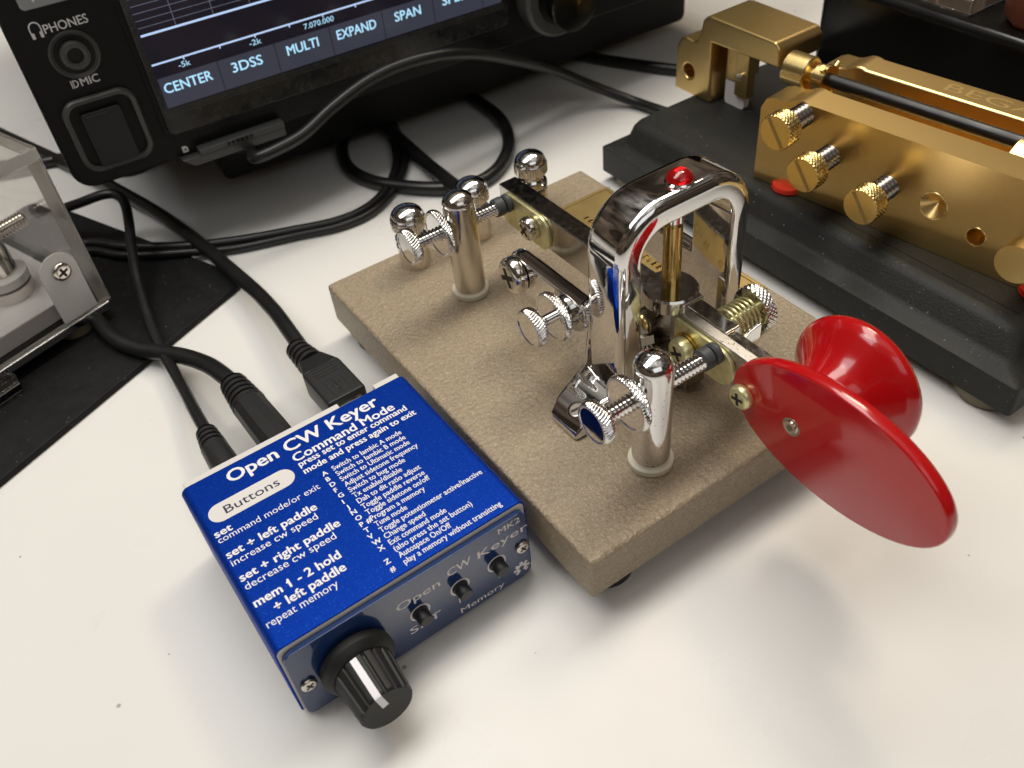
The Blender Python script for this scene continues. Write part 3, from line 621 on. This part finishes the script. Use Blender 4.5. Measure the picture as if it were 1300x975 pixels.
def nearer(p, k): return tuple(Vector((-58.67, -194.76, 161.71)) * (1 - k) + Vector(p) * k)
cable('draped_cable', 'glossy black cable arching in front of the lower edge of the radio', [(-14, 104, 18), (-4, 92, 21), (6, 80, 23.5), (11, 73.5, 24.5)] + [nearer(p, k) for p, k in (((14.6, 88.7, 13.0), .885), ((21.0, 84.4, 15.0), .885), ((32.3, 84.0, 17.0), .885), ((43.9, 84.0, 22.0), .89), ((57.9, 84.7, 26.0), .89), ((70.5, 84.0, 28.0), .89), ((83.8, 82.0, 28.0), .89), ((96.1, 79.4, 26.0), .90), ((111.1, 77.4, 20.0), .92), ((128.0, 71.9, 12.0), .95), ((138.1, 61.2, 6.0), .98))] + [(144.7, 46.3, 3.0), (148, 32.4, 2.6), (151, 21, 2.4)], 1.85)
cable('stray_cable', 'short stretch of black cable left of the radio', [(-110, 196, 2.3), (-70, 175, 2.3), (-41.6, 163.0, 2.3), (-20.8, 157.5, 2.3), (15, 160, 2.3)], 2.2)
cable('far_cable', 'black cable lying on the table behind the brass key', [(120, 128, 2.3), (149.1, 104, 2.3), (160.5, 80.3, 2.3), (173.8, 54.9, 2.3), (190, 30, 2.3)], 2.2)

# ================================================================== RADIO
CAMP = Vector((-58.6745, -194.756, 161.7136)); rk = 0.9224
RO = CAMP + (Vector((-40.5, 94.3, 20)) - CAMP) * rk; rz = math.radians(-3.69)
RD = thing('radio_transceiver', 'black radio transceiver with lit display and headphone jack', 'radio', (RO.x, RO.y, 0), rz)
RM = Matrix.Translation(RO) @ Matrix.Rotation(rz, 4, 'Z') @ Matrix.Scale(rk, 4)            # local: u along the panel, d into the radio, w up
b = MB(RM); b.prism(rrect(5, 283, 4, 92, 3, 3), 'y', 11, 230); body = b.build('cabinet', m_radio, RD, bevel=0.6)
for x in (22, 205):
    for y in (75, 200): MB(RM).cyl((x, y, -31 / rk), (0, 0, 1), 8, 4.5 + 31 / rk, ch=1).build('foot', m_rubber, body)
b = MB(RM); b.prism(rrect(48, 262, -26, 4.2, 3, 3), 'y', 24, 130); b.build('stand', m_radio, RD, bevel=0.6)  # tilt stand as a solid black block, added to darken under the radio
b = MB(RM); b.prism(rrect(0, 288, 0, 96, 6.5, 6), 'y', 0, 12); fp = b.build('front_panel', m_radio, RD, bevel=0.9, seg=3)
b = MB(RM); b.prism(rrect(6.6, 30, 55.4, 66, 1.4, 4), 'y', -1.6, .2); ky = b.build('function_key', m_key, RD, bevel=0.5, seg=3)
b = MB(RM); b.text('VOX', 9.4, 57.4, 'y', -1.66, 2.6, 8.5, .03); b.build('lettering', m_white, ky, recalc=False)
b = MB(RM); b.text('PHONES', 10.2, 48.05, 'y', -.04, 2.5, 12.2, 0, heavy=.05)
b.build('phones_lettering', m_white, fp, recalc=False)
b = MB(RM); b.text('MIC', 13.6, 31.35, 'y', -.04, 2.35, 5.4, 0, heavy=.05)
b.build('microphone_lettering', m_white, fp, recalc=False); b = MB(RM)
n = 14                                                               # headphone mark
for i in range(n):
    a0, a1 = PI * i / n, PI * (i + 1) / n
    b.f([b.v((8.1 + r * math.cos(a), -.04, 50.3 + r * 1.05 * math.sin(a))) for r, a in ((1.65, a0), (1.65, a1), (1.25, a1), (1.25, a0))])
b.flat(rrect(6.45, 6.8, 48.7, 50.3, 0), 'y', -.04); b.flat(rrect(9.4, 9.75, 48.7, 50.3, 0), 'y', -.04)
b.flat(rrect(6.5, 7.4, 47.3, 49.1, .35), 'y', -.045); b.flat(rrect(8.8, 9.7, 47.3, 49.1, .35), 'y', -.045)
b.build('headphone_mark', m_white, fp, recalc=False); b = MB(RM)
for x in (10.9, 11.45):                                                # plug mark beside MIC
    b.flat(rrect(x, x + .28, 31.3, 33.7, 0), 'y', -.04)
n = 10
for i in range(n):
    a0, a1 = -PI / 2 + PI * i / n, -PI / 2 + PI * (i + 1) / n
    b.f([b.v((11.8 + r * math.cos(a), -.04, 32.5 + r * math.sin(a))) for r, a in ((1.2, a0), (1.2, a1), (.85, a1), (.85, a0))])
b.build('plug_mark', m_white, fp, recalc=False); b = MB(RM)
b.flat([(34.3, 1.5), (36.2, 1.5), (36.2, 3.0), (35.5, 3.7), (34.3, 3.7)], 'y', -.04)
cmk = b.build('card_mark', m_white, fp, recalc=False)
b = MB(RM); b.flat([(35.0, 2.2), (35.6, 2.2), (35.6, 2.8), (35.0, 2.8)], 'y', -.06); b.build('card_notch', m_hole, cmk, recalc=False)
# headphone jack
b = MB(RM); b.lathe([(7.0, 0), (7.0, .3), (6.5, .5), (5.9, .15), (5.6, -.02)], (15.2, .0, 40.6), (0, -1, 0), 48, caps=False); jr = b.build('headphone_jack', m_radio2, RD, ang=40)
MB(RM).lathe([(5.7, 0), (5.7, .06)], (15.2, 0, 40.6), (0, -1, 0), 40).build('well', m_hole, jr)
b = MB(RM); b.lathe([(4.1, 0), (4.1, 1.6), (3.6, 2.0), (2.9, 2.0), (2.3, 1.7), (2.2, 1.2)], (15.2, 0, 40.6), (0, -1, 0), 40, caps=False); b.build('sleeve', m_radio2, jr, ang=40)
MB(RM).lathe([(2.25, 0), (2.25, 1.2)], (15.2, 0, 40.6), (0, -1, 0), 32).build('socket', m_hole, jr)
# microphone socket with its raised surround and rubber cover
b = MB(RM); A = rrect(4.6, 26.8, 4.6, 28.2, 5.0, 7); Bq = rrect(6.3, 25.1, 6.3, 26.5, 3.6, 7); n = len(A)
ring = [[b.v((a, d, z)) for a, z in P] for P, d in ((A, .1), (A, -1.0), ([((p[0] * .7 + q[0] * .3), (p[1] * .7 + q[1] * .3)) for p, q in zip(A, Bq)], -1.5), (Bq, -1.1), (Bq, .1))]
for p, q in zip(ring, ring[1:]):
    for i in range(n): k_ = (i + 1) % n; b.f([p[i], p[k_], q[k_], q[i]])
b.build('microphone_surround', m_radio2, RD, ang=50)
b = MB(RM); b.prism(rrect(9.4, 21.4, 6.4, 23.6, .8, 3), 'y', -1.6, .1); b.box(10.6, 17.8, -2.1, -1.5, 22.0, 22.9); b.build('socket_cover', m_rubber, RD, bevel=0.3)
# bezel and display
b = MB(RM); b.prism(rrect(30.6, 160.6, 7.0, 78, 3.2, 5), 'y', -.5, .1); b.build('bezel_gasket', m_radio, RD, bevel=0.3)
b = MB(RM); b.prism(rrect(32.2, 159.0, 8.7, 76.5, 2.0, 5), 'y', -1.3, -.4); bz = b.build('bezel', m_glassb, RD, bevel=0.35)
b = MB(RM)
for w in (15.2, 15.9, 16.6): b.box(33.0, 157.5, -1.42, -1.28, w, w + .22)
b.build('bezel_groove', m_radio2, bz)
b = MB(RM); b.flat(rrect(34.2, 156.6, 17.2, 75.5, 0), 'y', -1.36); ds = b.build('display', m_scr, RD, recalc=False)
b = MB(RM)
for i in range(8): b.flat(rrect(34.4 + i * 19.1 + .1, 34.4 + (i + 1) * 19.1 - .15 if i < 6 else 156.5, 17.6, 27.2, 0), 'y', -1.40) if i < 7 else None
b.build('menu_strip', m_menu, ds, recalc=False)
b = MB(RM); b.flat(rrect(34.4, 156, 40.3, 40.95, 0), 'y', -1.42); b.flat(rrect(34.4, 156, 31.35, 31.9, 0), 'y', -1.42)
for i in range(9): b.flat(rrect(44 + i * 11.6, 44.4 + i * 11.6, 30.7, 31.4, 0), 'y', -1.42)
b.build('scope_line', m_line, ds, recalc=False)
b = MB(RM)
for w in (42.8, 44.9, 47.0, 49.1, 51.3, 53.5, 55.7): b.flat(rrect(34.4, 156, w, w + .14, 0), 'y', -1.41)
for i in range(9): b.flat(rrect(45.2 + i * 11.7, 45.34 + i * 11.7, 41, 70, 0), 'y', -1.415)
b.build('grid_line', m_grid, ds, recalc=False)
b = MB(RM)
for s_, x, w_ in (('CENTER', 35.5, 15.3), ('3DSS', 57.5, 10.1), ('MULTI', 76.2, 10.9), ('EXPAND', 93.9, 14.2), ('SPAN', 115.2, 9.8), ('SPEED', 133.5, 12.6)):
    b.text(s_, x, 22.2 if s_ != 'SPEED' else 22.6, 'y', -1.43, 3.1, w_, 0, heavy=.07)
for s_, x, w_ in (('-5k', 42.0, 3.7), ('-2k', 65.0, 3.9), ('7.070.000', 83.6, 10.4)): b.text(s_, x, 28.6, 'y', -1.43, 1.75, w_, .0)
b.build('display_lettering', m_ltext, ds, recalc=False)
# card slot cover, under-lip
b = MB(RM); b.box(38.7, 68.2, -4.2, .2, .6, 2.6); b.prism([(32.6, .5), (68.2, .5), (68.2, -2.6), (36.0, -2.6)], 'y', -3.4, 8); cv = b.build('card_slot_cover', m_radio2, RD, bevel=0.35)
b = MB(RM)
for i in range(6): b.box(48 + i * 1.6, 48.8 + i * 1.6, -4.5, -4.1, 1.2, 2.3)
b.build('grip', m_radio, cv)
# tuning dial at the right
b = MB(RM); b.lathe([(14.2, 0), (14.4, 1), (14.2, 7), (13.0, 8)], (177.5, 0, 15.5), (0, -1, 0), 56); dl = b.build('tuning_dial', m_radio2, RD, ang=30)
b = MB(RM); b.lathe([(9.6, 7.8), (9.6, 17), (9.2, 17.6), (6.4, 18.2), (.05, 18.9)], (177.5, 0, 15.5), (0, -1, 0), 56); b.build('dial_cap', m_capmetal, dl, ang=20)

# ================================================================== BRASS KEY ON BLACK BASE
BK = thing('brass_key', 'gold brass morse paddle with three knurled screws on black base', 'morse key', (140, -60, 0))
x0, x1, y0, y1 = 105.4, 196.0, -133.5, 14.2
b = MB(); prof_in = [(0, 4), (0, 12.2), (.5, 12.5), (4.2, 12.8), (5.6, 14.2), (7.6, 18.4), (9.0, 19.6), (11.0, 20.0)]
ringv = []
for ins, z in prof_in:
    ie = ins if z < 12.6 else (4.2 + (ins - 4.2) * .25)
    ringv.append([b.v((a, c, z)) for a, c in rrect(x0 + ins, x1 - ins, y0 + ins, y1 - ie, 1.2 + .25 * ins, 4)])
n = len(ringv[0])
for p, q in zip(ringv, ringv[1:]):
    for i in range(n): k_ = (i + 1) % n; b.f([p[i], p[k_], q[k_], q[i]])
b.f(ringv[0][::-1]); b.f(ringv[-1]); kb = b.build('base', m_keybase, BK, ang=40)
for x, y in ((114, -123.5), (114, 4), (187, -123.5), (187, 4)): MB().lathe([(7.2, 0), (8.2, 1.2), (8.4, 4.1)], (x, y, 0), (0, 0, 1), 28).build('foot', m_foot, kb)
b = MB(); b.prism(rrect(119, 133, -122, -74, .5), 'z', 20.0, 20.12); b.build('inlay', m_keybase, kb)
# rear bracket
b = MB(); P = [(17.2, 20.0), (16.9, 34.6), (15.0, 37.6), (12.6, 38.2), (9.6, 38.0), (7.6, 38.9), (6.5, 41.6), (5.9, 45.6), (4.2, 47.3), (2.2, 47.6), (-23.6, 47.4), (-25.4, 45.6), (-25.8, 40.4), (1.4, 39.8), (.9, 20.0)]
b.prism(P, 'x', 139.4, 157.5); bk = b.build('bracket', m_gold, BK, bevel=0.7, seg=3, ang=35)
cut(bk, MB().lathe([(2.4, 0), (2.3, 9)], (139.0, 11.0, 27.6), (1, 0, 0), 28))
b = MB(); b.box(143.5, 153.5, -6.2, -1.5, 28, 39.9); b.box(142.6, 146.2, -11.5, -6.4, 24.5, 39.9); wt = b.build('contact_block', m_gold, BK, bevel=0.3)
MB().cyl((142.7, -9.0, 31.5), (-1, 0, 0), 1.1, .9).build('set_screw', m_nickel, wt)
b = MB(); b.prism(rrect(-9.8, -1.5, 20.0, 28.5, 1), 'x', 143.8, 146); b.build('insulator', m_sill, wt)
# two long side bars
A0 = Vector((120.8, -66.9, 20)); ev = Vector((.1153, -.9933, 0)); BM = frame(A0, ev, z=(0, 0, 1))
# local: s along the bar (towards the front), t to the far side, z above the base top
def bar(t0, t1, name):
    P = [(-27.0, .25), (110, .25), (110, 26.8), (-12.4, 26.8), (-13.8, 27.2), (-15.6, 27.2), (-18.2, 25.9), (-20.0, 25.4), (-23.2, 25.4), (-25.6, 24.4), (-27.0, 21.6)]
    b = MB(BM); b.prism(P, 'y', t0, t1); return b.build(name, m_gold, BK, bevel=0.75, seg=2, ang=35)
b1 = bar(0, 9.0, 'side_bar'); b2 = bar(25.0, 34.0, 'side_bar')
b = MB(BM); b.box(-20, 105, 9.0, 25.0, .25, 4.0); b.build('bar_floor', m_gold, BK, bevel=0.3)
b = MB(BM); b.text('BEGALI IN', 8, 27.5, 'z', 26.84, 4.2, 44, .0); b.build('engraving', m_engr, b2, recalc=False)
for (px, pz), r in zip(((-13.3, 23.9), (-3.9, 15.4), (13.2, 13.2)), (4.9, 4.9, 4.9)):
    s = MB(BM); s.thread((px - .2, 0.2, pz + .1), (0, -1, 0), 3.1, 8.6, 1.3, .75); so = s.build('adjusting_screw', m_darkst, b1, ang=20)
    MB(BM).diamond((px, -7.8, pz), (0, -1, 0), r, 4.8, 28, .55).build('knurled_head', m_gold2, so, ang=60)
    s = MB(BM); a = -.95; c, q = math.cos(a), math.sin(a)
    P = [(px + u_ * c - v_ * q, pz + u_ * q + v_ * c) for u_, v_ in ((-4.3, -.5), (4.3, -.5), (4.3, .5), (-4.3, .5))]; s.flat(P, 'y', -12.64); s.build('slot', m_plate, so, recalc=False)
for px, pz, r, dp in ((25.2, 12.6, 3.3, 2.6), (37.0, 9.0, 2.2, 7.0)):
    s = MB(BM); s.lathe([(r + .05, -1), (r, .0), (r * (.05 if dp < 3 else .95), dp)], (px, -.0, pz), (0, 1, 0), 36); cut(b1, s)
    s = MB(BM); s.lathe([(r + .4, .02), (r + .32, .1), (r + .05, .06), (r + .02, -.3)], (px, 0, pz), (0, -1, 0), 36, caps=False); s.build('bore_rim', m_gold2, b1)
for px in (-16.5, 54): MB(BM).lathe([(4.2, 0), (4.5, .5), (4.2, 1.6)], (px, 1.6, 0), (0, 0, 1), 24).build('red_pad', m_ledred, BK)
s = MB(BM); s.lathe([(4.4, 0), (4.6, .3), (4.6, 7), (4.2, 7.4), (2.0, 7.4), (2.0, 9.0), (3.4, 9.2), (3.4, 11.4), (1.8, 11.8)], (-31, 17, 25.5), (1, 0, 0), 36); s.build('collar', m_gold2, BK, ang=30)
s = MB(BM); s.cyl((-19.6, 17, 25.5), (1, 0, 0), 3.9, 1.5, ch=.2)
for a in (0.6, 2.2, 3.9, 5.3): s.cyl((-18.9, 17 + 3 * math.cos(a), 25.5 + 3 * math.sin(a)), (0, math.cos(a), math.sin(a)), .9, 2.4, 14)
s.build('rod_clamp', m_gold2, BK, ang=30)
MB(BM).cyl((-19, 17, 25.5), (1, 0, 0), 1.75, 62, 20).build('pendulum_rod', m_cable, BK)
s = MB(BM); s.lathe([(9.8, 0), (10.0, .3), (10.0, 24)], (34, 17, 17.0), (1, 0, 0), 48); s.build('weight', m_gold, BK, ang=30)
s = MB(BM); s.diamond((39.5, 27, 25), (0, 0, 1), 5.0, 6.8, 26, .4); s.build('top_nut', m_gold2, BK, ang=60)
s = MB(BM); s.diamond((50.5, -10, 13), (0, 1, 0), 5.0, 5, 26, .4); s.thread((50.5, -5.2, 13), (0, 1, 0), 3, 5.5, 1, .5); s.build('end_screw', m_gold2, BK, ang=60)

# ================================================================== CLEAR CASED KEY AT THE LEFT
AO = Vector((-48.1, 50.7, 0)); ang_ = math.atan2(.325, .946)
CK = thing('cased_key', 'small key in a clear acrylic cover with sawn edges and round foot', 'morse key', (-48.1, 50.7, 0), ang_)
AM = Matrix.Translation(AO) @ Matrix.Rotation(ang_, 4, 'Z')          # local: x to the right (box spans negative x), y to the back
def slab(x0, x1, y0, y1, z0, z1, edges):
    b = MB(AM); b.box(x0, x1, y0, y1, z0, z1); b.bm.normal_update()
    inv = AM.inverted().to_3x3()
    for f in b.bm.faces:
        nrm = inv @ f.normal
        if edges(nrm, inv): f.material_index = 1
    return b
sl = slab(-120, 0, 0, 3.2, 8, 53.8, lambda n_, i: abs(n_.x) > .5 or abs(n_.z) > .5); sl.build('front_wall', [m_acryl, m_frost], CK, bevel=.12)
sl = slab(-3.2, 0, 3.25, 62, 8, 53.8, lambda n_, i: abs(n_.x) < .5); sl.build('end_wall', [m_acryl, m_frost], CK, bevel=.12)
sl = slab(-120, 0, 0, 62, 53.85, 57, lambda n_, i: abs(n_.z) < .5); sl.build('top_wall', [m_acryl, m_frost], CK, bevel=.12)
b = MB(AM); b.box(-118, -4.2, 4.0, 60, 9.2, 14.5); b.build('base_plate', m_sill, CK, bevel=0.4)
b = MB(AM); b.box(-118, -1.0, -.6, 3.6, 5.6, 7.95); b.build('chrome_rail', m_chrome, CK, bevel=0.3)
b = MB(AM); b.box(-118, -2.0, 4, 60, 6.0, 9.1); b.build('under_plate', m_dark, CK, bevel=0.3)
b = MB(AM); b.prism(rrect(-15.2, -4.4, 9.0, 29.5, (.3, 5.3, 5.3, .3), 8), 'y', -.5, -.04); tb = b.build('corner_tab', m_tab, CK, bevel=0.15)
pan_screw('tab_screw', AM @ Vector((-9.4, -.5, 24.0)), AM.to_3x3() @ Vector((0, -1, 0)), 2.7, 1.4, m_nickel, tb, 'cross', .3)
MB(AM).lathe([(5.2, 2), (5.6, 2.6), (5.6, 5.4)], (-11, 5.5, 0), (0, 0, 1), 28).build('foot', m_foot, CK)
MB(AM).lathe([(4.6, 5.3), (4.6, 7.2)], (-11, 5.5, 0), (0, 0, 1), 28).build('foot_stem', m_rubber, CK)
b = MB(AM); b.lathe([(6.4, 14.5), (6.6, 15), (6.6, 18)], (-17.5, 20, 0), (0, 0, 1), 32); b.lathe([(4.6, 18), (4.6, 34), (4.0, 36), (2, 37)], (-17.5, 20, 0), (0, 0, 1), 32); po = b.build('inner_post', m_nickel, CK, ang=30)
MB(AM).lathe([(6.4, 18.6), (6.8, 19), (6.8, 21.4), (5, 22)], (-17.5, 20, 0), (0, 0, 1), 32).build('post_collar', m_tab, po)
b = MB(AM); b.thread((-34, 20, 32.3), (1, 0, 0), 2.3, 29.4, 1.0, .5); b.build('inner_screw', m_nickel, po, ang=20)
b = MB(AM); b.prism([(-52, -6), (-35.2, -6), (-34, -3), (-34, 0), (-52, 0)], 'z', 3.0, 6.0); b.build('base_lip', m_acryl, CK, bevel=.3)

# ================================================================== BLACK CASE BEHIND THE BRASS KEY
b = MB(); b.box(192, 420, -420, 5, 0.01, 44); cs = b.build('black_case', m_case, bevel=3.0, seg=4, origin=(300, -200, 0), label='glossy black case with a rounded top edge behind the brass key', cat='case')
b = MB(); b.box(197, 215, -46, -28, 44.01, 60); b.build('glass_block', m_acryl, origin=(206, -37, 44), bevel=.8, label='clear glass block standing on the black case', cat='block')
b = MB(); b.lathe([(9, 0), (10.5, 2), (11, 9), (7, 14), (1, 15)], (207, -62, 44.01), (0, 0, 1), 9); b.build('resin_lump', m_amber, origin=(207, -62, 44), bevel=.6, label='reddish brown resin lump beside the glass block', cat='ornament')
